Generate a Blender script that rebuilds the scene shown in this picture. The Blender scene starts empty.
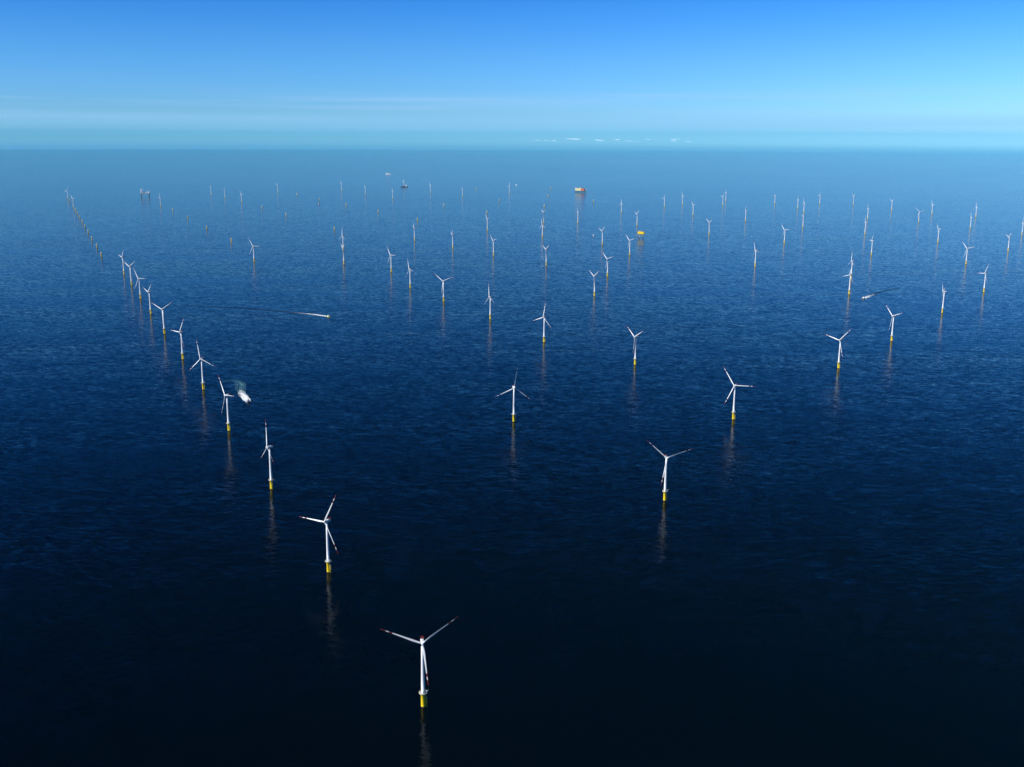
import bpy, bmesh, math, random
from mathutils import Vector, Matrix
random.seed(11)
R = math.radians
S = bpy.context.scene
COL = S.collection

# ------------------------------------------------------------------ camera
EARTH = 7432833.0                      # effective earth radius (with refraction), metres
CAM_H = 680.0
cam_d = bpy.data.cameras.new('camera')
cam = bpy.data.objects.new('camera', cam_d); COL.objects.link(cam)
cam_d.sensor_width = 36.0
cam_d.lens = 1050.0 * 36.0 / 1024.0
cam_d.clip_start = 1.0
cam_d.clip_end = 400000.0
cam.location = (0, 0, CAM_H)
cam.rotation_euler = (Matrix.Rotation(R(90 - 13.315), 3, 'X') @ Matrix.Rotation(0.0042, 3, 'Z')).to_euler()
S.camera = cam

# ------------------------------------------------------------------ sky, sun, exposure
SUN_EL = 36.0
SUN_AZ = -114.0                        # bearing from the view direction, negative = left
W = bpy.data.worlds.new('World'); S.world = W; W.use_nodes = True
nt = W.node_tree; nt.nodes.clear()
def N(tree, typ, **kw):
    n = tree.nodes.new(typ)
    for k, v in kw.items():
        if k in n.inputs.keys() if isinstance(k, str) else False: n.inputs[k].default_value = v
        else: setattr(n, k, v)
    return n
out = N(nt, 'ShaderNodeOutputWorld'); bg = N(nt, 'ShaderNodeBackground')
sky = N(nt, 'ShaderNodeTexSky'); sky.sky_type = 'NISHITA'; sky.sun_disc = False
sky.sun_elevation = R(SUN_EL); sky.sun_rotation = R(SUN_AZ)
sky.altitude = 680; sky.air_density = 1.0; sky.dust_density = 0.1; sky.ozone_density = 3.0
bg.inputs['Strength'].default_value = 0.09
def math2(tree, op, a, b=0.0, clamp=False):
    q = tree.nodes.new('ShaderNodeMath'); q.operation = op; q.use_clamp = clamp
    for i, v in enumerate((a, b)):
        if isinstance(v, (int, float)): q.inputs[i].default_value = v
        else: tree.links.new(v, q.inputs[i])
    return q.outputs[0]
def remap(tree, v, f0, f1, t0, t1, smooth=True):
    q = tree.nodes.new('ShaderNodeMapRange')
    if smooth: q.interpolation_type = 'SMOOTHSTEP'
    for k, x in (('From Min', f0), ('From Max', f1), ('To Min', t0), ('To Max', t1)): q.inputs[k].default_value = x
    tree.links.new(v, q.inputs['Value']); return q.outputs[0]
geo = N(nt, 'ShaderNodeTexCoord'); sep = N(nt, 'ShaderNodeSeparateXYZ')
nt.links.new(geo.outputs['Generated'], sep.inputs[0])
comb = N(nt, 'ShaderNodeCombineXYZ')                       # the sky goes on evenly below eye level, down to the sea horizon
nt.links.new(sep.outputs['X'], comb.inputs['X']); nt.links.new(sep.outputs['Y'], comb.inputs['Y'])
nt.links.new(math2(nt, 'MAXIMUM', sep.outputs['Z'], 0.012), comb.inputs['Z'])
nt.links.new(comb.outputs[0], sky.inputs['Vector'])
# deep clear-air blue: the sky's own colours, cooler and with more contrast from horizon to zenith
sc_ = N(nt, 'ShaderNodeSeparateColor'); nt.links.new(sky.outputs[0], sc_.inputs[0])
cc_ = N(nt, 'ShaderNodeCombineColor')
for i, (gain, gam) in enumerate(((0.82, 2.15), (1.02, 1.65), (1.70, 1.5))):
    v = math2(nt, 'MULTIPLY', math2(nt, 'POWER', math2(nt, 'MULTIPLY', sc_.outputs[i], 0.09), gam), gain / 0.09)
    nt.links.new(v, cc_.inputs[i])
# thin far haze layers and a line of tiny cloud tops low over the horizon
def sky_noise(sx, sz, detail, seed):
    m_ = N(nt, 'ShaderNodeMapping'); m_.inputs['Scale'].default_value = (sx, sx, sz); m_.inputs['Location'].default_value = (seed, seed, seed)
    nt.links.new(geo.outputs['Generated'], m_.inputs['Vector'])
    n_ = N(nt, 'ShaderNodeTexNoise'); n_.inputs['Scale'].default_value = 1.0; n_.inputs['Detail'].default_value = detail
    n_.inputs['Roughness'].default_value = 0.6
    nt.links.new(m_.outputs[0], n_.inputs['Vector']); return n_.outputs['Fac']
zz = sep.outputs['Z']
def mixc(fac, a, col):
    m_ = N(nt, 'ShaderNodeMix'); m_.data_type = 'RGBA'
    nt.links.new(fac, m_.inputs['Factor']); nt.links.new(a, m_.inputs['A']); m_.inputs['B'].default_value = (*[c / 0.09 for c in col], 1)
    return m_.outputs['Result']
low = remap(nt, zz, 0.085, 0.01, 0, 1)
tint = N(nt, 'ShaderNodeMix'); tint.data_type = 'RGBA'; tint.blend_type = 'MULTIPLY'
nt.links.new(low, tint.inputs['Factor']); nt.links.new(cc_.outputs[0], tint.inputs['A']); tint.inputs['B'].default_value = (0.76, 0.965, 1.12, 1)
# the polarised clear zenith is a much deeper blue than the air near the horizon
high = remap(nt, zz, 0.06, 0.54, 0, 1)
deep = N(nt, 'ShaderNodeMix'); deep.data_type = 'RGBA'; deep.blend_type = 'MULTIPLY'
nt.links.new(high, deep.inputs['Factor']); nt.links.new(tint.outputs['Result'], deep.inputs['A']); deep.inputs['B'].default_value = (0.3, 0.12, 0.25, 1)
cool = N(nt, 'ShaderNodeMix'); cool.data_type = 'RGBA'; cool.blend_type = 'MULTIPLY'
nt.links.new(remap(nt, zz, 0.04, 0.29, 0, 1), cool.inputs['Factor']); nt.links.new(deep.outputs['Result'], cool.inputs['A']); cool.inputs['B'].default_value = (0.20, 0.98, 1.0, 1)
col = cool.outputs['Result']
streak = math2(nt, 'MULTIPLY', math2(nt, 'MULTIPLY', remap(nt, zz, 0.055, 0.022, 0, 1), remap(nt, zz, 0.004, 0.016, 0, 1)), remap(nt, sky_noise(2.2, 110, 5, 3.0), 0.45, 0.72, 0, 0.36))
col = mixc(streak, col, (0.40, 0.56, 0.85))
layer = math2(nt, 'MULTIPLY', math2(nt, 'MULTIPLY', remap(nt, zz, 0.024, 0.011, 0, 1), remap(nt, zz, -0.003, 0.005, 0, 1)), remap(nt, sky_noise(1.5, 60, 4, 8.0), 0.25, 0.7, 0.1, 0.5))
col = mixc(layer, col, (0.22, 0.50, 0.80))
col = mixc(remap(nt, zz, -0.0050, -0.0140, 0, 0.75), col, (0.10, 0.27, 0.54))
puff = math2(nt, 'MULTIPLY', math2(nt, 'MULTIPLY', remap(nt, zz, -0.0022, -0.0036, 0, 1), remap(nt, zz, -0.0062, -0.0048, 0, 1)), remap(nt, sky_noise(120, 480, 4, 1.0), 0.54, 0.66, 0, 0.55))
puff = math2(nt, 'MULTIPLY', puff, math2(nt, 'MULTIPLY', remap(nt, sep.outputs['X'], -0.08, 0.0, 0, 1), remap(nt, sep.outputs['X'], 0.26, 0.18, 0, 1)))
puff = math2(nt, 'MULTIPLY', puff, remap(nt, sky_noise(3.2, 1.0, 2, 5.0), 0.47, 0.6, 0.0, 1))
col = mixc(puff, col, (1.5, 1.6, 1.75))
nt.links.new(col, bg.inputs['Color']); nt.links.new(bg.outputs[0], out.inputs[0])

sd = bpy.data.lights.new('sun', 'SUN'); so = bpy.data.objects.new('sun', sd); COL.objects.link(so)
sd.energy = 5.0; sd.angle = R(0.53); sd.color = (1.0, 0.985, 0.96)
az = R(SUN_AZ); el = R(SUN_EL)
sdir = Vector((math.sin(az) * math.cos(el), math.cos(az) * math.cos(el), math.sin(el)))
so.rotation_euler = sdir.to_track_quat('Z', 'Y').to_euler(); so.location = sdir * 3000
S.view_settings.view_transform = 'Standard'; S.view_settings.look = 'None'
S.view_settings.exposure = 0.3; S.view_settings.gamma = 1.0; S.view_settings.use_curve_mapping = False
S.cycles.volume_bounces = 3
S.cycles.max_bounces = 6
S.cycles.use_denoising = True

def drop(x, y): return -(x * x + y * y) / (2 * EARTH)

# ------------------------------------------------------------------ materials
def mat(name, base, rough=0.5, metal=0.0, var=0.12, scale=0.4, spec=0.5):
    m = bpy.data.materials.new(name); m.use_nodes = True
    t = m.node_tree; p = t.nodes['Principled BSDF']
    p.inputs['Roughness'].default_value = rough; p.inputs['Metallic'].default_value = metal
    p.inputs['Specular IOR Level'].default_value = spec
    tc = t.nodes.new('ShaderNodeTexCoord'); n = t.nodes.new('ShaderNodeTexNoise')
    n.inputs['Scale'].default_value = scale; n.inputs['Detail'].default_value = 5
    t.links.new(tc.outputs['Object'], n.inputs['Vector'])
    mr = t.nodes.new('ShaderNodeMapRange'); mr.inputs['From Min'].default_value = 0.3; mr.inputs['From Max'].default_value = 0.75
    t.links.new(n.outputs['Fac'], mr.inputs['Value'])
    mixn = t.nodes.new('ShaderNodeMix'); mixn.data_type = 'RGBA'
    mixn.inputs['A'].default_value = (*base, 1); mixn.inputs['B'].default_value = (*[c * (1 - var) for c in base], 1)
    t.links.new(mr.outputs[0], mixn.inputs['Factor']); t.links.new(mixn.outputs['Result'], p.inputs['Base Color'])
    return m
M = dict(
    white=mat('white_paint', (0.80, 0.81, 0.80), 0.4),
    yellow=mat('yellow_paint', (0.95, 0.69, 0.012), 0.45, var=0.15),
    growth=mat('dark_marine_growth', (0.035, 0.03, 0.02), 0.8),
    red=mat('red_paint', (0.17, 0.012, 0.012), 0.45),
    grey=mat('galvanised_steel', (0.45, 0.47, 0.48), 0.5, 0.4),
    dark=mat('dark_steel', (0.05, 0.055, 0.065), 0.55),
    glass=mat('dark_window_glass', (0.015, 0.02, 0.03), 0.1),
    orange=mat('orange_paint', (0.62, 0.13, 0.02), 0.5, var=0.2),
    cream=mat('cream_paint', (0.86, 0.76, 0.42), 0.5),
    lime=mat('yellow_green_hull_paint', (0.36, 0.44, 0.07), 0.45),
    rust=mat('red_antifouling', (0.20, 0.05, 0.04), 0.7, var=0.3),
    navy=mat('dark_blue_hull_paint', (0.02, 0.035, 0.09), 0.4),
)

# sea water
def water_material():
    m = bpy.data.materials.new('sea_water'); m.use_nodes = True
    t = m.node_tree; p = t.nodes['Principled BSDF']
    p.inputs['Base Color'].default_value = (0.0, 0.0002, 0.0015, 1)
    p.inputs['Roughness'].default_value = 0.11; p.inputs['IOR'].default_value = 1.18
    g = t.nodes.new('ShaderNodeNewGeometry')
    def noise(sx, sy, rot, detail, rough=0.5):
        mpn = t.nodes.new('ShaderNodeMapping'); mpn.vector_type = 'TEXTURE'
        mpn.inputs['Rotation'].default_value = (0, 0, R(rot)); mpn.inputs['Scale'].default_value = (sx, sy, 50)
        t.links.new(g.outputs['Position'], mpn.inputs['Vector'])
        n = t.nodes.new('ShaderNodeTexNoise'); n.inputs['Scale'].default_value = 1.0
        n.inputs['Detail'].default_value = detail; n.inputs['Roughness'].default_value = rough
        t.links.new(mpn.outputs[0], n.inputs['Vector']); return n
    def vm(op, a, b=None, scale=None):
        v = t.nodes.new('ShaderNodeVectorMath'); v.operation = op
        t.links.new(a, v.inputs[0])
        if b is not None:
            if isinstance(b, tuple): v.inputs[1].default_value = b
            else: t.links.new(b, v.inputs[1])
        if scale is not None:
            if isinstance(scale, float): v.inputs['Scale'].default_value = scale
            else: t.links.new(scale, v.inputs['Scale'])
        return v.outputs[0]
    # wind patches and slicks: where the waves are a little rougher or smoother
    pat = noise(1500, 260, 8, 4, 0.6); pr = t.nodes.new('ShaderNodeMapRange')
    for k, v in (('From Min', 0.3), ('From Max', 0.7), ('To Min', 0.62), ('To Max', 1.3)): pr.inputs[k].default_value = v
    t.links.new(pat.outputs['Fac'], pr.inputs['Value'])
    total = None
    for (sx, sy, rot, det, amp) in ((90, 28, -12, 2, 0.06), (19, 6.5, -10, 1.5, 0.21), (6.5, 2.6, 6, 2, 0.13), (2.4, 1.2, 0, 1, 0.19)):
        n = noise(sx, sy, rot, det)
        c = vm('SUBTRACT', n.outputs['Color'], (0.5, 0.5, 0.5))
        c = vm('MULTIPLY', c, (amp * 0.85, amp, 0.0))
        total = c if total is None else vm('ADD', total, c)
    total = vm('SCALE', total, scale=pr.outputs[0])
    nn = vm('NORMALIZE', vm('ADD', g.outputs['Normal'], total))
    t.links.new(nn, p.inputs['Normal'])
    return m
M['water'] = water_material()

# ------------------------------------------------------------------ mesh helpers
class MB:
    def __init__(s): s.bm = bmesh.new(); s.mats = []
    def mi(s, m):
        if m not in s.mats: s.mats.append(m)
        return s.mats.index(m)
    def _fin(s, vs, m, smooth):
        i = s.mi(m)
        for f in {f for v in vs for f in v.link_faces}: f.material_index = i; f.smooth = smooth
    def box(s, c, d, m, rz=0.0, bev=0.0):
        r = bmesh.ops.create_cube(s.bm, size=1.0); vs = r['verts']
        bmesh.ops.scale(s.bm, vec=d, verts=vs)
        if bev:
            es = list({e for v in vs for e in v.link_edges})
            q = bmesh.ops.bevel(s.bm, geom=es, offset=bev, segments=2, affect='EDGES', profile=0.5)
            vs = list({v for f in q['faces'] for v in f.verts} | {v for v in vs if v.is_valid})
        if rz: bmesh.ops.rotate(s.bm, cent=(0, 0, 0), matrix=Matrix.Rotation(rz, 3, 'Z'), verts=vs)
        bmesh.ops.translate(s.bm, vec=c, verts=vs); s._fin(vs, m, False); return vs
    def lathe(s, prof, m, seg=24, axis='Z', at=(0, 0, 0), caps=True):
        rings = []
        for (z, r) in prof:
            ring = []
            for k in range(seg):
                a = 2 * math.pi * k / seg; x, y = r * math.cos(a), r * math.sin(a)
                p = (x, y, z) if axis == 'Z' else (x, z, y) if axis == 'Y' else (z, x, y)
                ring.append(s.bm.verts.new((p[0] + at[0], p[1] + at[1], p[2] + at[2])))
            rings.append(ring)
        i = s.mi(m); fs = []
        for a, b in zip(rings, rings[1:]):
            for k in range(seg): fs.append(s.bm.faces.new((a[k], a[(k + 1) % seg], b[(k + 1) % seg], b[k])))
        for f in fs: f.material_index = i; f.smooth = True
        if caps:
            for r in (rings[0], rings[-1]): s.bm.faces.new(r).material_index = i
    def bar(s, a, b, r, m, seg=6, r2=None):
        a, b = Vector(a), Vector(b); d = b - a; q = d.to_track_quat('Z', 'Y').to_matrix()
        r2 = r if r2 is None else r2
        A = [s.bm.verts.new(a + q @ Vector((r * math.cos(2 * math.pi * k / seg), r * math.sin(2 * math.pi * k / seg), 0))) for k in range(seg)]
        B = [s.bm.verts.new(b + q @ Vector((r2 * math.cos(2 * math.pi * k / seg), r2 * math.sin(2 * math.pi * k / seg), 0))) for k in range(seg)]
        i = s.mi(m)
        for k in range(seg):
            f = s.bm.faces.new((A[k], A[(k + 1) % seg], B[(k + 1) % seg], B[k])); f.material_index = i; f.smooth = True
        for r_ in (A, B): s.bm.faces.new(r_).material_index = i
    def loft(s, secs, m, smooth=True, caps=True):
        rings = [[s.bm.verts.new(p) for p in sec] for sec in secs]
        n = len(rings[0])
        for j, (a, b) in enumerate(zip(rings, rings[1:])):
            i = s.mi(m[j] if isinstance(m, list) else m)
            for k in range(n):
                f = s.bm.faces.new((a[k], a[(k + 1) % n], b[(k + 1) % n], b[k])); f.material_index = i; f.smooth = smooth
        if caps:
            for j, r in ((0, rings[0]), (-1, rings[-1])): s.bm.faces.new(r).material_index = s.mi(m[j] if isinstance(m, list) else m)
    def build(s, name, parent=None, loc=(0, 0, 0)):
        bmesh.ops.recalc_face_normals(s.bm, faces=s.bm.faces)
        me = bpy.data.meshes.new(name); s.bm.to_mesh(me); s.bm.free()
        for m in s.mats: me.materials.append(m)
        o = bpy.data.objects.new(name, me); COL.objects.link(o); o.parent = parent; o.location = loc
        return o
def thing(name, label, cat, x, y, rz=0.0, group=None):
    o = bpy.data.objects.new(name, None); COL.objects.link(o); o.empty_display_size = 5
    o.location = (x, y, drop(x, y)); o.rotation_euler = (0, 0, R(rz))
    o['label'] = label; o['category'] = cat
    if group: o['group'] = group
    return o

# ------------------------------------------------------------------ the sea
def sea():
    bm = bmesh.new(); seg = 288
    radii = [0.0] + [60 * 1.145 ** k for k in range(80)]
    radii = [r for r in radii if r < 112000] + [112000]
    prev = None
    for r in radii:
        if r == 0: prev = [bm.verts.new((0, 0, 0))]; continue
        ring = [bm.verts.new((r * math.sin(2 * math.pi * k / seg), r * math.cos(2 * math.pi * k / seg), drop(r, 0))) for k in range(seg)]
        for k in range(seg):
            if len(prev) == 1: bm.faces.new((prev[0], ring[(k + 1) % seg], ring[k]))
            else: bm.faces.new((prev[k], prev[(k + 1) % seg], ring[(k + 1) % seg], ring[k]))
        prev = ring
    for f in bm.faces: f.smooth = True
    bmesh.ops.recalc_face_normals(bm, faces=bm.faces)
    if sum(f.normal.z for f in bm.faces) < 0: bmesh.ops.reverse_faces(bm, faces=bm.faces)
    me = bpy.data.meshes.new('sea'); bm.to_mesh(me); bm.free(); me.materials.append(M['water'])
    o = bpy.data.objects.new('sea', me); COL.objects.link(o)
    o['kind'] = 'structure'; o['label'] = 'dark blue open sea with small wind ripples'
    return o
sea()

# ------------------------------------------------------------------ the air
def haze():
    mb = MB(); zb = drop(112000, 0) - 1.0; zt = CAM_H + 300.0
    m = bpy.data.materials.new('haze_air'); m.use_nodes = True; t = m.node_tree; t.nodes.clear()
    o_ = t.nodes.new('ShaderNodeOutputMaterial'); v = t.nodes.new('ShaderNodeVolumePrincipled')
    v.inputs['Color'].default_value = (0.13, 0.74, 1.0, 1)
    v.inputs['Density'].default_value = 0.0000054
    v.inputs['Anisotropy'].default_value = -0.22
    t.links.new(v.outputs[0], o_.inputs['Volume'])
    mb.box((0, 0, (zb + zt) / 2), (226000, 226000, zt - zb), m)
    o = mb.build('haze'); o['kind'] = 'stuff'; o['label'] = 'pale blue haze over the sea'
haze()

# ------------------------------------------------------------------ wind turbines
HUB = 87.0; OVER = 4.8
def ring_pts(r, n, z): return [(r * math.cos(2 * math.pi * k / n), r * math.sin(2 * math.pi * k / n), z) for k in range(n)]
def foundation_parts(root):
    f = MB()
    f.lathe([(-4, 2.9), (1.5, 2.9)], M['growth'], 28, caps=False)
    f.lathe([(1.5, 2.9), (18.4, 2.9), (18.6, 3.15), (19.0, 3.15)], M['yellow'], 28, caps=False)
    f.build('foundation', root)
    p = MB()
    p.lathe([(19.0, 3.0), (19.0, 5.3), (19.45, 5.3), (19.45, 2.2)], M['grey'], 20, caps=False)
    for k in range(6):
        a = math.pi * k / 3; p.bar((2.9 * math.cos(a), 2.9 * math.sin(a), 16.6), (5.0 * math.cos(a), 5.0 * math.sin(a), 19.0), 0.14, M['yellow'])
    p.bar((3.9, -1.5, 19.4), (3.9, -1.5, 22.6), 0.22, M['white']); p.bar((3.9, -1.5, 22.5), (6.6, -2.6, 23.4), 0.17, M['white'])
    po = p.build('platform', root)
    r = MB(); pts = ring_pts(5.15, 20, 0)
    for k in range(20):
        a, b = pts[k], pts[(k + 1) % 20]
        r.bar((a[0], a[1], 19.45), (a[0], a[1], 20.6), 0.05, M['yellow'], 4)
        for z in (20.05, 20.6): r.bar((a[0], a[1], z), (b[0], b[1], z), 0.045, M['yellow'], 4)
    r.build('railing', po)
    l = MB()
    for s_ in (-0.85, 0.85):
        l.bar((4.2, s_, -3), (4.2, s_, 12.0), 0.24, M['yellow'], 8)
        for z in (1.5, 6.5, 11.5): l.bar((2.8, s_ * 0.8, z), (4.2, s_, z), 0.15, M['yellow'])
    for s_ in (-0.3, 0.3): l.bar((3.7, s_, -1), (3.7, s_, 19.2), 0.06, M['grey'], 4)
    for k in range(40): l.bar((3.7, -0.3, -0.5 + 0.5 * k), (3.7, 0.3, -0.5 + 0.5 * k), 0.035, M['grey'], 4)
    l.box((4.0, 0, 12.3), (1.8, 2.2, 0.15), M['grey'])
    l.build('boat_landing', root)
def blade_mesh():
    mb = MB(); secs = []; ms = []
    rs = [1.2, 2.5, 5, 9, 13, 18, 24, 30, 36, 40.5, 45.0, 45.01, 49.5, 52.5, 55.0, 56.6, 57.2]
    def chord(r):
        if r < 3: return 2.2
        if r < 13: return 2.1 + (2.6 - 2.1) * (r - 3) / 10
        return 2.6 - (2.6 - 0.7) * ((r - 13) / 44.2) ** 0.8
    for r in rs:
        c = chord(r); th = 2.3 if r < 3 else c * max(0.16, 0.55 - 0.4 * (r - 3) / 16)
        if r > 56.8: c *= 0.35; th *= 0.4
        tw = R(16 * max(0, 1 - r / 50) + 12); sec = []
        for k in range(14):
            a = 2 * math.pi * k / 14
            x = c * (0.5 * math.cos(a) - (0.18 if r > 6 else 0.03 * r)); y = th * 0.5 * math.sin(a) * (0.65 + 0.35 * (1 + math.cos(a)) / 2 if r > 4 else 1)
            sec.append((x * math.cos(tw) - y * math.sin(tw), x * math.sin(tw) + y * math.cos(tw) - 0.0006 * r * r * 0.4, r))
        secs.append(sec)
    for r0, r1 in zip(rs, rs[1:]):
        mid = (r0 + r1) / 2
        ms.append(M['red'] if 40.5 < mid < 45.0 or mid > 49.5 else M['white'])
    mb.loft(secs, ms)
    for v in mb.bm.verts: v.co.z *= 0.96
    return mb
def make_turbine(label, x, y, rz, ph, group):
    root = thing('wind_turbine', label, 'wind turbine', x, y, rz, group)
    foundation_parts(root)
    t = MB()
    t.lathe([(19.4, 2.6), (19.5, 2.5), (40, 2.2), (62, 1.85), (HUB - 2.1, 1.5)], M['white'], 28)
    for z, r in ((40, 2.2), (62, 1.85)): t.lathe([(z - 0.15, r + 0.02), (z - 0.12, r + 0.06), (z + 0.12, r + 0.06), (z + 0.15, r + 0.02)], M['white'], 28, caps=False)
    t.box((0, -2.5, 21.0), (1.0, 0.2, 2.3), M['grey'])
    t.build('tower', root)
    n = MB()
    secs = []
    for yy, hw, z0, z1 in ((-3.0, 1.5, -1.4, 1.5), (-2.2, 1.95, -1.9, 1.95), (2.0, 2.0, -2.0, 2.0), (6.8, 1.95, -1.8, 1.95), (8.2, 1.6, -1.1, 1.8)):
        secs.append([(sx * hw * c1, yy, (z0 + z1) / 2 + (z1 - z0) / 2 * c2) for sx, c1, c2 in ((-1, .7, -1), (1, .7, -1), (1, 1, -.75), (1, 1, .75), (1, .7, 1), (-1, .7, 1), (-1, 1, .75), (-1, 1, -.75))])
    n.loft(secs, [M['white'], M['white'], M['white'], M['red']], smooth=False)
    n.bar((0.9, 6.0, 1.9), (0.9, 6.0, 3.6), 0.07, M['grey'], 5); n.bar((-0.9, 6.0, 1.9), (-0.9, 6.0, 3.6), 0.07, M['grey'], 5)
    no = n.build('nacelle', root, (0, 0, HUB))
    h = MB()
    h.box((0, 5.7, 2.15), (4.2, 4.4, 0.2), M['red'])
    for sx in (-2.05, 2.05):
        h.box((sx, 5.7, 2.85), (0.08, 4.4, 1.1), M['red'])
    h.box((0, 7.86, 2.85), (4.2, 0.08, 1.1), M['red'])
    h.build('helicopter_deck', no)
    hb = MB()
    hb.lathe([(-1.7, 1.75), (-0.4, 1.9), (0.9, 1.75), (1.9, 1.25), (2.5, 0.6), (2.65, 0.05)], M['white'], 20, axis='Y')
    for v in hb.bm.verts: v.co.y = -v.co.y
    hb.build('rotor_hub', root, (0, -OVER, HUB))
    bm0 = None
    for k in range(3):
        b = blade_mesh().build('blade', root, (0, -OVER, HUB)) if bm0 is None else bpy.data.objects.new('blade', bm0.data)
        if bm0 is None: bm0 = b
        else: COL.objects.link(b); b.parent = root; b.location = (0, -OVER, HUB)
        b.rotation_mode = 'YXZ'; b.rotation_euler = (R(-3.0), -R(ph + 120 * k), 0)
    return root
def dup(root, x, y, rz, label, group):
    r = root.copy(); COL.objects.link(r)
    r.location = (x, y, drop(x, y)); r.rotation_euler = (0, 0, R(rz)); r['label'] = label; r['group'] = group
    for ch in list(root.children):
        c = ch.copy(); COL.objects.link(c); c.parent = r
        for g in ch.children:
            d = g.copy(); COL.objects.link(d); d.parent = c
    return r
TG = 'white offshore wind turbines standing in the sea'
FG = 'bare yellow turbine foundations standing in the sea'
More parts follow.
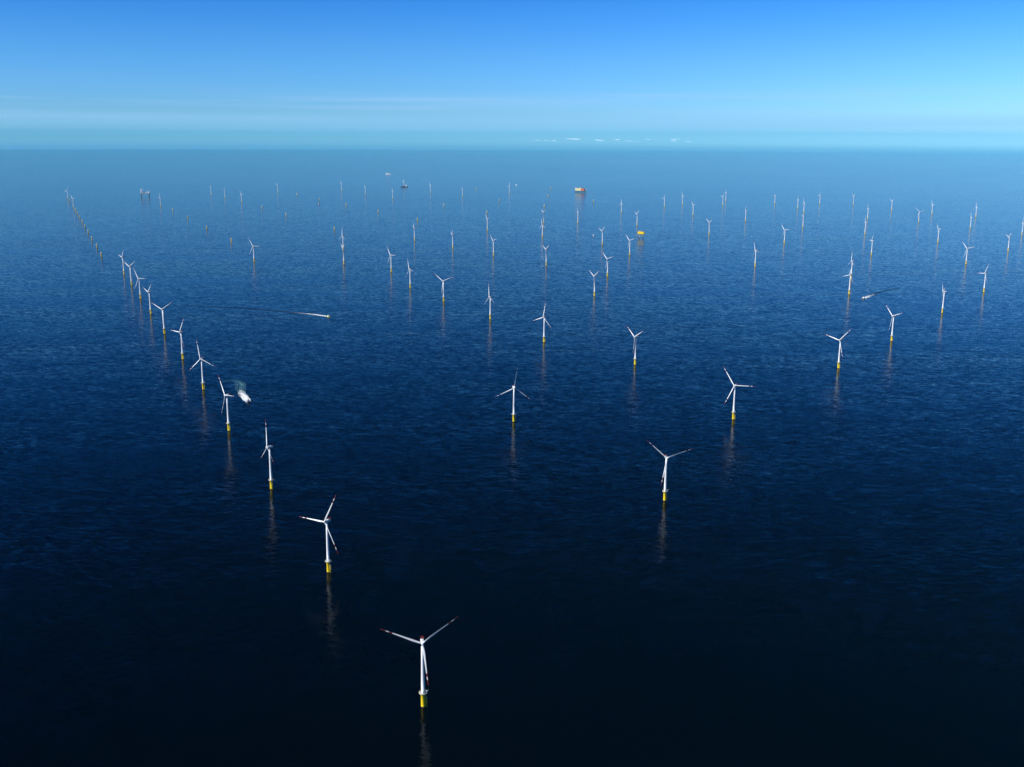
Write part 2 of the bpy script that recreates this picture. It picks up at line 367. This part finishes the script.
# x, y in metres from under the camera (x right, y away), heading of the nacelle, rotor angle
TURBINES = [
    (-106.6, 1157.0, 8.3, 66, 'nearest turbine of all, front of the left row, two blades spread in a V'),
    (-291.2, 1560.7, 325.6, 93, 'second turbine from the front of the left row, one blade lying level to the left'),
    (293.3, 1905.0, 9.2, 48, 'nearest turbine right of centre, two blades in a wide V, alone on dark water'),
    (-472.3, 1962.9, 298.5, 9, 'third turbine from the front of the left row, slim rotor turned nearly edge-on'),
    (4.8, 2468.9, 17.9, 111, 'turbine in the middle with one blade pointing straight up, alone on dark water'),
    (-665.4, 2377.8, 309.6, 39, 'fourth turbine from the front of the left row, standing beside the boat in white foam'),
    (545.7, 2498.9, 323.7, 36, 'second nearest turbine right of centre, one blade lying level to the right'),
    (-842.9, 2787.2, 334.8, 12, 'fifth turbine from the front of the left row, just behind the one beside the foam'),
    (374.8, 3129.3, 296.2, 60, 'turbine right of centre with two blades in a V, third nearest on that side'),
    (983.4, 3091.4, 309.4, 78, 'turbine below the small right-hand speedboat, two blades in a V'),
    (-1019.9, 3181.7, 317.8, 90, 'sixth turbine from the front of the left row, one blade level to the left'),
    (107.5, 3482.4, 313.2, 111, 'turbine directly behind the central one with a raised blade, at mid distance'),
    (1297.6, 3530.1, 288.8, 51, 'turbine to the right below the small right-hand speedboat, next behind a V-bladed turbine'),
    (-1214.4, 3608.4, 339.6, 63, 'seventh turbine from the front of the left row, where the long dark wake begins'),
    (-83.3, 3930.6, 295.2, 12, 'turbine near the photo centre, next left of and behind the one with a raised blade'),
    (-1400.1, 4019.2, 310.2, 75, 'eighth turbine from the front of the left row'),
    (-288.1, 4366.6, 336.8, 54, 'turbine left of centre with one long blade reaching right, nearest of its cluster'),
    (1706.5, 4121.8, 256.5, 57, 'turbine near the right edge with rotor nearly edge-on, right of the small speedboat'),
    (357.3, 4538.5, 295.5, 63, 'nearest of three turbines in a slanting line below the yellow substation, V blades'),
    (-1574.4, 4408.5, 328.7, 33, 'ninth turbine from the front of the left row'),
    (-466.0, 4763.7, 299.6, 24, 'turbine left of centre, long blade leaning up left, right one of a close pair'),
    (1493.5, 4625.9, 288.1, 105, 'front turbine of the overlapping pair left of the small right-hand speedboat'),
    (-1755.7, 4814.7, 326.0, 63, 'tenth turbine from the front of the left row, last but one before the bare foundations'),
    (2124.4, 4702.1, 281.7, 96, 'turbine near the right edge with one blade raised to the upper right'),
    (471.5, 5196.3, 306.8, 51, 'middle one of three turbines in a slanting line below the yellow substation'),
    (-616.7, 5330.6, 312.6, 33, 'turbine left of centre with one blade raised, left one of a close pair'),
    (1669.8, 5160.3, 276.1, 6, 'rear turbine of the overlapping pair left of the small right-hand speedboat'),
    (-1928.5, 5196.7, 308.4, 81, 'eleventh turbine in the left row, the last before the line of bare foundations'),
    (181.1, 5637.4, 295.2, 63, 'nearest of three turbines almost in line one behind another at centre'),
    (-908.4, 5655.8, 294.1, 63, 'nearer of two turbines overlapping each other left of centre'),
    (1302.9, 5635.8, 281.0, 27, 'lone turbine at mid distance right of centre, nearer than the one with a level blade'),
    (-1414.3, 5746.3, 334.8, 33, 'lone turbine with a blade hanging to lower left, right of a bare foundation at left'),
    (-110.5, 6101.4, 298.0, 48, 'turbine left of the three in line at centre, with one blade level to the right'),
    (685.3, 6155.3, 305.6, 48, 'turbine standing just below and left of the yellow substation'),
    (2496.3, 5779.3, 297.6, 45, 'turbine near the right edge with a long blade reaching right, behind the raised-blade one'),
    (-1026.3, 6381.0, 306.1, 3, 'farther of two turbines overlapping each other, beside a bare foundation left of centre'),
    (-368.5, 6490.8, 282.2, 75, 'lone turbine left of centre, rotor edge-on, farther from the row of foundations'),
    (2118.8, 6210.8, 266.2, 90, 'turbine at right with one blade up, above the overlapping pair by the speedboat'),
    (576.5, 6772.4, 292.1, 72, 'turbine right beside the tiny white bow-on boat, left of the yellow substation'),
    (-649.7, 6984.5, 281.3, 72, 'turbine just below a bare foundation, left of centre, rotor nearly edge-on'),
    (1778.0, 6901.4, 300.6, 42, 'turbine with one blade level to the right, below and left of the mast-like pair'),
    (3046.2, 6472.5, 268.8, 75, 'turbine closest to the right edge at mid distance, blade level to the left'),
    (204.0, 7229.3, 302.4, 11, 'middle one of three turbines almost in line one behind another at centre'),
    (2826.8, 7011.4, 275.0, 42, 'turbine at right standing below two fainter ones, blades small and spread'),
    (1394.6, 7501.3, 292.5, 57, 'turbine right of the yellow substation at about the same distance, nearest one there'),
    (-185.1, 7749.7, 292.4, 42, 'turbine close under a bare foundation, left of and behind the three in line'),
    (2531.7, 7594.8, 260.6, 6, 'front one of two close turbines at right, below the dark streak'),
    (973.2, 8283.7, 289.3, 70, 'turbine standing just behind and above the yellow substation'),
    (3666.1, 7605.4, 256.3, 110, 'turbine half cut off by the right edge of the photo'),
    (2236.9, 8156.8, 265.7, 77, 'front turbine of a long pair that line up as one tall mast'),
    (247.3, 8466.3, 294.3, 61, 'farthest of three turbines almost in line one behind another at centre'),
    (521.3, 8474.3, 272.5, 30, 'turbine standing directly in front of the wide orange and cream platform'),
    (3511.3, 8118.4, 254.6, 119, 'front one of two close turbines far back near the right edge'),
    (1917.5, 8728.2, 265.6, 109, 'turbine standing alone between a touching far pair and a long in-line pair to the right'),
    (3337.8, 8712.4, 339.0, 45, 'far turbine at right with a thin blade reaching right toward its neighbour'),
    (3030.8, 9054.5, 266.5, 6, 'rear one of two close turbines at right, below the dark streak'),
    (1605.0, 9443.4, 293.4, 39, 'far turbine right of the wide orange platform, third and nearer than its two left neighbours'),
    (989.9, 9674.5, 300.2, 2, 'pale turbine behind and left of the yellow substation, below the wide orange platform'),
    (4083.4, 9353.7, 276.4, 11, 'rear one of two close turbines far back near the right edge'),
    (2699.1, 9846.3, 281.7, 11, 'rear turbine of a long pair that line up as one tall mast'),
    (3823.0, 9680.4, 279.4, 22, 'far turbine at right, whose left neighbour reaches a blade toward it'),
    (1501.3, 10525.9, 291.9, 102, 'far turbine right of the wide orange platform, first of the right-hand group'),
    (2780.2, 10368.0, 266.0, 112, 'far turbine just left of a long in-line pair of turbines'),
    (3623.8, 10160.4, 281.4, 60, 'faint far turbine standing alone at right, farthest of that side'),
    (-3416.7, 10309.3, 306.3, 103, 'turbine just right of the grey jack-up barge on the left'),
    (-4160.9, 10061.0, 323.5, 38, 'nearer of the two tiny turbines at the far end of the left foundation line'),
    (2141.5, 10843.1, 287.8, 80, 'front one of two faint far turbines touching each other, right of the orange platform'),
    (1758.2, 11013.5, 290.9, 24, 'far turbine right of the wide orange platform, second of the right-hand group'),
    (-2779.5, 10905.7, 321.3, 28, 'rightmost of three faint turbines in a short far line right of the jack-up barge'),
    (2731.0, 11086.8, 262.2, 84, 'far turbine with rotor edge-on, left of a long in-line pair'),
    (3209.7, 11123.6, 281.9, 85, 'far turbine just right of the mast-like pair'),
    (3531.9, 11027.5, 278.2, 64, 'far turbine next to a thin dark streak on the water at right'),
    (-1324.5, 11748.9, 288.4, 13, 'faint turbine just below and left of the crane ship'),
    (2328.2, 11634.9, 269.7, 93, 'rear one of two faint far turbines touching each other, right of the orange platform'),
    (-3183.2, 11771.8, 298.1, 97, 'middle one of three faint turbines in a short far line right of the jack-up barge'),
    (-579.6, 12273.2, 280.7, 118, 'faint far turbine second to the right of the crane ship'),
    (-4781.1, 11432.8, 327.7, 92, 'farthest turbine at the very end of the left row, leftmost of all turbines'),
    (-1739.7, 12571.9, 291.9, 22, 'faint far turbine nearest to the crane ship on its left side'),
    (-3498.1, 12356.0, 294.8, 37, 'leftmost of three faint turbines in a short far line right of the jack-up barge'),
    (-41.5, 13018.2, 308.2, 106, 'faint far turbine beside a tiny distant white boat, left of the wide orange platform'),
    (-1014.4, 13135.1, 304.4, 27, 'faint far turbine nearest to the crane ship on its right side'),
    (-2873.1, 13027.9, 304.4, 68, 'faint far turbine standing alone between the jack-up barge and the crane ship'),
    (-2162.2, 13471.1, 306.1, 35, 'faint far turbine left of the crane ship, second one out from it'),
]
proto = None
for (x, y, rz, ph, label) in TURBINES:
    if proto is None: proto = make_turbine(label, x, y, rz, ph, TG)
    else:
        o = dup(proto, x, y, rz, label, TG)
        k = 0
        for c in o.children:
            if c.name.startswith('blade'): c.rotation_euler = (R(-3.0), -R(ph + 120 * k), 0); k += 1
FOUNDATIONS = [
    (-2335.9, 5972.0, 'nearest bare yellow foundation of the long left-hand line'),
    (-2548.8, 6457.8, 'second bare yellow foundation from the near end of the long left-hand line'),
    (-2762.1, 6925.7, 'third bare yellow foundation from the near end of the long left-hand line'),
    (-2983.7, 7426.9, 'fourth bare yellow foundation from the near end of the long left-hand line'),
    (-3187.6, 7882.4, 'fifth bare yellow foundation from the near end of the long left-hand line'),
    (-3390.5, 8338.3, 'sixth bare yellow foundation from the near end of the long left-hand line'),
    (-3581.0, 8763.6, 'seventh bare yellow foundation from the near end of the long left-hand line'),
    (-3774.1, 9199.0, 'eighth bare yellow foundation from the near end of the long left-hand line'),
    (-3970.6, 9640.8, 'ninth bare yellow foundation from the near end of the long left-hand line'),
    (-4596.6, 11038.6, 'last bare yellow foundation, between the two tiny turbines ending the left-hand line'),
    (-1829.4, 6855.5, 'bare yellow foundation nearest to the lone turbine with a hanging blade at left'),
    (-2257.6, 7802.5, 'second bare yellow foundation of the diagonal line running back to the jack-up barge'),
    (-2682.2, 8743.1, 'third bare yellow foundation of the diagonal line running back to the jack-up barge'),
    (-3089.1, 9648.8, 'farthest bare yellow foundation of the diagonal line, nearest to the jack-up barge turbine'),
    (-1305.3, 7744.2, 'bare yellow foundation just left of the two overlapping turbines left of centre'),
    (-1961.8, 9174.9, 'bare foundation midway between the overlapping turbine pair and three faint far turbines'),
    (-2373.9, 10057.4, 'bare foundation next in line after the three faint far turbines right of the jack-up barge'),
    (-773.7, 8608.6, 'bare foundation right above an edge-on turbine, nearest of its line'),
    (-1214.3, 9585.1, 'bare brownish foundation below the crane ship, second nearest of its line'),
    (-1643.1, 10469.7, 'bare foundation below a faint far turbine, third nearest of its line'),
    (-2074.1, 11410.5, 'bare foundation right behind a tiny white workboat, fourth of its line'),
    (-2510.7, 12390.7, 'faint bare foundation farthest back in its line, behind the tiny white workboat'),
    (-232.1, 9540.2, 'bare foundation right above a turbine left of the three in line at centre'),
    (-684.2, 10545.3, 'faint bare foundation below and right of the crane ship'),
    (311.0, 10471.9, 'bare foundation touching the top of the farthest of three turbines in line at centre'),
    (-142.8, 11361.9, 'bare foundation below the tiny distant white boat near the centre'),
    (-482.4, 13975.5, 'very faint bare foundation between two faint turbines right of the crane ship'),
    (858.1, 11291.0, 'bare pale foundation just below and right of the wide orange platform'),
    (407.1, 12310.2, 'bare foundation left of the wide orange platform, second behind the three in line'),
    (506.6, 14227.1, 'very faint far bare foundation left of the wide orange platform'),
]
fproto = None
for i, (x, y, label) in enumerate(FOUNDATIONS):
    rz = (i * 67) % 360
    if fproto is None:
        fproto = thing('turbine_foundation', label, 'foundation', x, y, rz, FG); foundation_parts(fproto)
        cv = MB(); cv.lathe([(19.45, 4.1), (23.2, 4.1), (24.4, 3.0), (24.8, 1.0)], M['cream'], 24); cv.build('cover', fproto)
    else: dup(fproto, x, y, rz, label, FG)

# ------------------------------------------------------------------ boats and their wakes
def hull_secs(L, B, D, drf, bow=0.9):
    secs = []
    for u in (0, .25, .5, .7, .85, .95, 1.0):
        yy = -L / 2 + L * u; w = B / 2 * (1 - max(0, (u - 0.5) / 0.5) ** 2.2 * bow); z1 = D * (1 + 0.35 * max(0, u - 0.4) ** 1.5)
        secs.append([(-w, yy, z1), (-w * 0.96, yy, 0.3), (-w * .55, yy, -drf), (w * .55, yy, -drf), (w * 0.96, yy, 0.3), (w, yy, z1)])
    return secs
def crew_boat(label, x, y, heading, hullm, topm, group='crew boats under way', L=20.0):
    # bow along local +Y; heading = rotation about z
    root = thing('crew_boat', label, 'boat', x, y, heading, group)
    k = L / 20.0
    h = MB()
    for sx in (-2.3, 2.3):
        secs = [[(px + sx * k, py, pz) for (px, py, pz) in sec] for sec in hull_secs(L, 2.3 * k, 2.0 * k, 1.0)]
        h.loft(secs, hullm, smooth=False)
    h.box((0, -0.7 * k, 1.75 * k), (6.6 * k, 17.6 * k, 0.5), hullm)
    h.bar((-3.3 * k, 8.2 * k, 2.0 * k), (3.3 * k, 8.2 * k, 2.0 * k), 0.4 * k, M['dark'], 8)
    h.build('hull', root)
    c = MB()
    c.box((0, -1.6 * k, 3.3 * k), (5.6 * k, 7.2 * k, 2.6 * k), topm, bev=0.3 * k)
    c.box((0, -0.6 * k, 5.5 * k), (4.4 * k, 4.2 * k, 1.9 * k), topm, bev=0.3 * k)
    co = c.build('wheelhouse', root)
    w = MB(); w.box((0, 1.53 * k, 5.7 * k), (3.8 * k, 0.06, 0.9 * k), M['glass'])
    for sx in (-2.22, 2.22): w.box((sx * k, -0.6 * k, 5.7 * k), (0.06, 3.2 * k, 0.9 * k), M['glass'])
    w.build('window', co)
    a = MB(); a.bar((0, -1.5 * k, 6.4 * k), (0, -1.9 * k, 9.4 * k), 0.14, M['white'], 6); a.bar((-1.1 * k, -1.8 * k, 8.2 * k), (1.1 * k, -1.8 * k, 8.2 * k), 0.12, M['white'], 6)
    a.build('mast', root)
    r = MB()
    for sx in (-3.2, 3.2):
        for yy in (-8, -6, 3.5, 5.5, 7.5): r.bar((sx * k, yy * k, 2.0 * k), (sx * k, yy * k, 3.0 * k), 0.05, M['grey'], 4)
        r.bar((sx * k, -8 * k, 3.0 * k), (sx * k, -6 * k, 3.0 * k), 0.05, M['grey'], 4); r.bar((sx * k, 3.5 * k, 3.0 * k), (sx * k, 7.5 * k, 3.0 * k), 0.05, M['grey'], 4)
    r.build('railing', root)
    return root
def wake_mat(name, col, dens, tail, rough_scale, alpha, streaky=None, crisp=1.0):
    m = bpy.data.materials.new(name); m.use_nodes = True; t = m.node_tree; p = t.nodes['Principled BSDF']
    p.inputs['Base Color'].default_value = (*col, 1); p.inputs['Roughness'].default_value = 0.6
    al = t.nodes.new('ShaderNodeAttribute'); al.attribute_name = 'along'
    ac = t.nodes.new('ShaderNodeAttribute'); ac.attribute_name = 'across'
    tc = t.nodes.new('ShaderNodeTexCoord'); n = t.nodes.new('ShaderNodeTexNoise')
    n.inputs['Scale'].default_value = rough_scale; n.inputs['Detail'].default_value = 6; n.inputs['Roughness'].default_value = 0.65
    if streaky:                                   # foam drawn out in strands along the wake
        cv = t.nodes.new('ShaderNodeCombineXYZ')
        for src, dst, k in ((al, 'X', streaky[0]), (ac, 'Y', streaky[1])):
            q_ = t.nodes.new('ShaderNodeMath'); q_.operation = 'MULTIPLY'; q_.inputs[1].default_value = k
            t.links.new(src.outputs['Fac'], q_.inputs[0]); t.links.new(q_.outputs[0], cv.inputs[dst])
        n.inputs['Scale'].default_value = 1.0; n.inputs['Distortion'].default_value = 0.5
        t.links.new(cv.outputs[0], n.inputs['Vector'])
    else: t.links.new(tc.outputs['Object'], n.inputs['Vector'])
    def ma(op, a, b):
        q = t.nodes.new('ShaderNodeMath'); q.operation = op
        for i, v in enumerate((a, b)):
            if isinstance(v, (int, float)): q.inputs[i].default_value = v
            else: t.links.new(v, q.inputs[i])
        return q.outputs[0]
    # broken foam: dense at the stern, thinning along the wake and towards its edges
    edge = ma('SUBTRACT', 1.0, ma('POWER', ma('ABSOLUTE', ac.outputs['Fac'], 0), 2.0))
    body = ma('MULTIPLY', edge, ma('POWER', ma('SUBTRACT', 1.0, al.outputs['Fac']), tail))
    v = ma('ADD', ma('MULTIPLY', body, dens), ma('MULTIPLY', ma('SUBTRACT', n.outputs['Fac'], 0.5), 2.2))
    v2 = ma('MULTIPLY', v, ma('MINIMUM', ma('MULTIPLY', body, 4.0), 1.0))
    v2 = ma('MULTIPLY', ma('SUBTRACT', v2, 0.5 - 0.5 / crisp), crisp)
    cl = t.nodes.new('ShaderNodeClamp'); t.links.new(v2, cl.inputs['Value'])
    t.links.new(ma('MULTIPLY', cl.outputs[0], alpha), p.inputs['Alpha'])
    return m
def wake(name, label, pts, widths, m, z=0.12):
    bm = bmesh.new(); la = bm.verts.layers.float.new('along'); lc = bm.verts.layers.float.new('across')
    P = [Vector((x, y, 0)) for x, y in pts]
    fine = []
    for i in range(len(P) - 1):
        p0 = P[max(i - 1, 0)]; p1 = P[i]; p2 = P[i + 1]; p3 = P[min(i + 2, len(P) - 1)]
        for k in range(8):
            u = k / 8.0
            q = 0.5 * ((2 * p1) + (p2 - p0) * u + (2 * p0 - 5 * p1 + 4 * p2 - p3) * u * u + (3 * p1 - p0 - 3 * p2 + p3) * u ** 3)
            fine.append((q, widths[i] * (1 - u) + widths[i + 1] * u))
    fine.append((P[-1], widths[-1]))
    rows = []
    for i, (q, w) in enumerate(fine):
        d = (fine[min(i + 1, len(fine) - 1)][0] - fine[max(i - 1, 0)][0]).normalized(); s_ = Vector((-d.y, d.x, 0)); row = []
        for k in range(9):
            c = -1 + k / 4.0; v = bm.verts.new(q + s_ * (c * w / 2)); v.co.z = drop(v.co.x, v.co.y) + z
            v[la] = i / (len(fine) - 1); v[lc] = c; row.append(v)
        rows.append(row)
    for a, b in zip(rows, rows[1:]):
        for k in range(8):
            f = bm.faces.new((a[k], a[k + 1], b[k + 1], b[k])); f.smooth = True
    bmesh.ops.recalc_face_normals(bm, faces=bm.faces)
    if sum(f.normal.z for f in bm.faces) < 0: bmesh.ops.reverse_faces(bm, faces=bm.faces)
    me = bpy.data.meshes.new(name); bm.to_mesh(me); bm.free(); me.materials.append(m)
    o = bpy.data.objects.new(name, me); COL.objects.link(o); o['kind'] = 'stuff'; o['label'] = label
    return o
B1 = crew_boat('white crew boat with dark bow churning a curl of white foam beside a turbine', -687.6, 2653.3, -154.6, M['navy'], M['white'], L=23.0)
B2 = crew_boat('white crew boat with yellow-green bow running right ahead of a long thin wake', -705.3, 3979.8, -124.0, M['lime'], M['white'], L=19.0)
B3 = crew_boat('small white crew boat at right heading left with a short wake', 1515.9, 4499.6, 146.8, M['white'], M['white'], L=24.0)
BG = 'small white boats lying still far off'
crew_boat('tiny white boat seen bow-on left of the yellow substation', 566.0, 7399.3, 175.0, M['white'], M['white'], BG, 27.0)
crew_boat('tiny distant white boat near the horizon beside a faint turbine', 48.1, 15266.6, 60.0, M['white'], M['white'], BG, 30.0)
crew_boat('tiny white workboat lying in front of a bare foundation left of centre', -1952.9, 10684.9, 150.0, M['white'], M['white'], BG, 26.0)

FOAM = wake_mat('white_foam', (0.88, 0.92, 0.92), 1.45, 1.1, 0.16, 1.0, (6.0, 3.0), 1.8)
FOAM2 = wake_mat('thin_white_foam', (0.88, 0.92, 0.94), 1.35, 1.3, 0.12, 1.0, (16.0, 1.6), 1.15)
TURQ = wake_mat('turquoise_churned_water', (0.11, 0.30, 0.35), 0.80, 0.5, 0.10, 0.55, (3.0, 4.0), 1.9)
SLICK = wake_mat('smooth_dark_trail', (0.003, 0.018, 0.055), 1.4, 0.35, 0.02, 0.58)
wake('wake_churn', 'pale turquoise churned water curling behind the crew boat', [(-700, 2682), (-722, 2732), (-741, 2790), (-756, 2850), (-778, 2892), (-802, 2896), (-828, 2879)], [14, 27, 38, 38, 30, 22, 12], TURQ, 0.10)
wake('wake_foam', 'thick white foam behind the crew boat', [(-686, 2650), (-700, 2682), (-722, 2732), (-741, 2785), (-757, 2850)], [13, 25, 28, 28, 24], FOAM, 0.22)
wake('wake_trail', 'long smooth dark trail left by the crew boat', [(-780, 4033), (-874, 4079), (-996, 4134), (-1138, 4188), (-1376, 4241)], [16, 24, 28, 30, 34], SLICK, 0.10)
wake('wake_foam', 'thin white foam streak behind the crew boat', [(-704, 3978), (-745, 4010), (-787, 4038), (-850, 4068), (-930, 4104)], [13, 21, 24, 22, 18], FOAM2, 0.22)
wake('wake_trail', 'smooth dark trail behind the small crew boat', [(1545, 4543), (1600, 4622), (1656, 4701), (1794, 4833)], [14, 20, 24, 26], SLICK, 0.10)
wake('wake_foam', 'short white foam streak behind the small crew boat', [(1514, 4497), (1545, 4543), (1590, 4608), (1660, 4706)], [14, 26, 27, 22], FOAM2, 0.22)

# ------------------------------------------------------------------ ships and platforms far off
def substation(label, x, y, rz):
    root = thing('offshore_substation', label, 'substation', x, y, rz)
    j = MB()
    for sx in (-1, 1):
        for sy in (-1, 1):
            j.bar((sx * 13, sy * 9, -4), (sx * 11, sy * 8, 26), 1.3, M['grey'], 10)
            j.bar((sx * 13.1, sy * 9.05, -4), (sx * 12.7, sy * 8.85, 6), 1.5, M['rust'], 10)
    for sy in (-1, 1):
        j.bar((-12.6, sy * 8.8, 4), (11.1, sy * 8.1, 24), 0.5, M['grey']); j.bar((12.6, sy * 8.8, 4), (-11.1, sy * 8.1, 24), 0.5, M['grey'])
    for sx in (-1, 1):
        j.bar((sx * 12.6, -8.8, 4), (sx * 11.1, 8.1, 24), 0.5, M['grey']); j.bar((sx * 12.6, 8.8, 4), (sx * 11.1, -8.1, 24), 0.5, M['grey'])
    j.build('jacket', root)
    d = MB(); d.box((0, 0, 26.6), (46, 27, 1.2), M['dark']); d.build('cellar_deck', root)
    t = MB(); t.box((-2, 0, 35.4), (42, 25, 16), M['yellow'], bev=0.4)
    for k in range(9): t.box((-21 + 4.7 * k, -12.75, 35), (0.5, 0.5, 14), M['yellow'])
    t.box((21.4, 0, 31.5), (5.0, 20, 8), M['yellow'])
    t.build('topside', root)
    h = MB(); h.box((9, 2, 45.3), (20, 20, 0.6), M['grey']); 
    for sx in (1, 17):
        for sy in (-6, 10): h.bar((sx, sy, 43.3), (sx, sy, 45.2), 0.3, M['grey'])
    h.build('helicopter_deck', root)
    c = MB(); c.bar((-19, -8, 43.4), (-19, -8, 51), 0.9, M['yellow']); c.bar((-19, -8, 50), (-3, -10, 55), 0.5, M['yellow']); c.build('crane', root)
    a = MB(); a.bar((-8, 8, 43.4), (-8, 8, 60), 0.3, M['grey']); a.build('mast', root)
    r = MB()
    for sy in (-13.4, 13.4):
        r.bar((-23, sy, 28.3), (23, sy, 28.3), 0.08, M['yellow'], 4)
        for k in range(13): r.bar((-23 + 3.83 * k, sy, 27.2), (-23 + 3.83 * k, sy, 28.3), 0.06, M['yellow'], 4)
    r.build('railing', root)
substation('yellow box-topped offshore substation standing on a grey steel jacket', 881.6, 7235.6, -18)

def big_platform(label, x, y, rz):
    root = thing('offshore_platform', label, 'platform', x, y, rz)
    l = MB()
    for sx in (-66, -33, 0, 33, 62):
        for sy in (-17, 17): l.bar((sx, sy, -4), (sx, sy, 20), 2.2, M['dark'], 10)
    for sy in (-17, 17):
        for a, b in ((-66, -33), (-33, 0), (0, 33), (33, 62)): l.bar((a, sy, 3), (b, sy, 18), 0.8, M['dark'])
    l.build('leg_frame', root)
    d = MB(); d.box((-2, 0, 22), (146, 44, 4), M['dark']); d.build('main_deck', root)
    t = MB(); t.box((-33, -3, 39), (68, 34, 30), M['cream'], bev=0.6)
    for z in (31, 38, 45): t.box((-33, -20.3, z), (66, 0.7, 0.8), M['yellow'])
    t.build('accommodation_block', root)
    w = MB()
    for z in (34.5, 41.5, 48.5):
        for k in range(14): w.box((-63 + 4.6 * k, -20.15, z), (2.2, 0.4, 2.0), M['glass'])
    w.build('window', root)
    o = MB(); o.box((26, -2, 37), (46, 34, 26), M['orange'], bev=0.6); o.box((53, 0, 31), (10, 26, 14), M['rust'], bev=0.4); o.build('process_module', root)
    m = MB(); m.box((4, -4, 44), (8, 30, 40), M['cream'], bev=0.4); m.build('stair_tower', root)
    c = MB(); c.bar((-73, 0, 24), (-73, 0, 52), 2.0, M['white'], 10); c.box((-73, 0, 53), (7, 7, 5), M['white']); c.bar((-73, -3, 54), (-88, -8, 72), 1.0, M['white']); c.build('crane', root)
    b = MB(); b.bar((58, -6, 25), (84, -10, 34), 1.1, M['white']); b.bar((58, -6, 37), (84, -10, 34.5), 0.8, M['white']); b.bar((66, 14, 24), (66, 14, 40), 1.6, M['white']); b.build('flare_boom', root)
    h = MB(); h.lathe([(56.2, 12.5), (57.0, 12.5)], M['grey'], 16, at=(-46, -2, 0)); h.bar((-46, -2, 53.8), (-46, -2, 56.3), 3, M['grey']); h.build('helicopter_deck', root)
big_platform('wide far offshore platform with a cream block and an orange module on dark legs', 843.4, 13219.5, -24)

def jackup(label, x, y, rz):
    root = thing('jack_up_barge', label, 'barge', x, y, rz)
    h = MB(); h.box((0, 0, 32), (94, 38, 8), M['grey']); h.box((0, 0, 36.6), (92, 37, 1.0), M['grey']); h.build('hull', root)
    for sx in (-42, 42):
        for sy in (-15, 15):
            g = MB(); g.bar((sx, sy, -4), (sx, sy, 62 if sx > 0 else 86), 2.4, M['grey'], 10); g.lathe([(37, 4), (45, 4)], M['white'], 12, at=(sx, sy, 0)); g.build('leg', root)
    a = MB(); a.box((-31, 0, 45), (20, 30, 15), M['white'], bev=0.5); a.box((-31, 0, 54.5), (14, 22, 4), M['white'], bev=0.4); a.build('deckhouse', root)
    c = MB(); c.bar((20, -6, 37), (20, -6, 55), 3.4, M['white'], 10); c.bar((20, -6, 54), (-26, -9, 82), 1.3, M['grey']); c.bar((20, -6, 66), (-26, -9, 82), 0.4, M['grey']); c.bar((20, -6, 54), (20, -6, 67), 1.0, M['white']); c.build('crane', root)
    q = MB()
    for k in range(3): q.box((-8 + 9 * k, 6, 41), (6, 6, 8), M['white'], bev=0.2)
    q.box((37, 0, 42), (8, 20, 9), M['white'], bev=0.3); q.build('deck_cargo', root)
jackup('grey jack-up barge on four tall legs at far left', -4136.8, 11986.3, 8)

def ship(name, label, cat, x, y, rz, L, hullm, crane):
    root = thing(name, label, cat, x, y, rz)
    secs = hull_secs(L, L * 0.2, L * 0.085, 4, 0.95)
    h = MB(); h.loft(secs, hullm, smooth=False); h.build('hull', root)
    b = MB(); b.box((0, L * .30, L * .17), (L * .17, L * .16, L * .15), M['white'], bev=0.4); b.box((0, L * .32, L * .27), (L * .15, L * .09, L * .05), M['white'], bev=0.3); bo = b.build('bridge', root)
    w = MB(); w.box((0, L * .3655, L * .272), (L * .13, 0.3, L * .022), M['glass']); w.build('window', bo)
    d = MB(); d.box((0, -L * .12, L * .105), (L * .16, L * .5, L * .045), M['rust'] if crane else M['white']); d.build('deck_cargo', root)
    m = MB(); m.bar((0, L * .3, L * .29), (0, L * .3, L * .42), 0.5, M['white']); m.build('mast', root)
    if crane:
        c = MB()
        for sx in (-3.2, 3.2):
            for sy in (-3.2, 3.2): c.bar((sx, -4 + sy, L * .09), (sx * .5, -4 + sy * .5, L * .95), 0.75, M['white'])
        for k in range(9):
            z = L * (.12 + .09 * k); q = 3.2 * (1 - .055 * k)
            for sx in (-1, 1): c.bar((sx * q, -4 - q, z), (sx * q * .95, -4 + q, z + L * .08), 0.35, M['white'])
            for sy in (-1, 1): c.bar((-q, -4 + sy * q, z), (q * .95, -4 + sy * q, z + L * .08), 0.35, M['white'])
        c.bar((0, -4, L * .95), (0, -L * .34, L * .75), 0.6, M['white']); c.build('crane', root)
ship('crane_ship', 'far crane ship with a tall white crane tower and a dark hull', 'ship', -1477.4, 14511.4, -105, 96, M['navy'], True)
ship('cargo_ship', 'pale ship close below the horizon, farthest vessel of all', 'ship', -2275.3, 19539.7, 85, 92, M['white'], False)
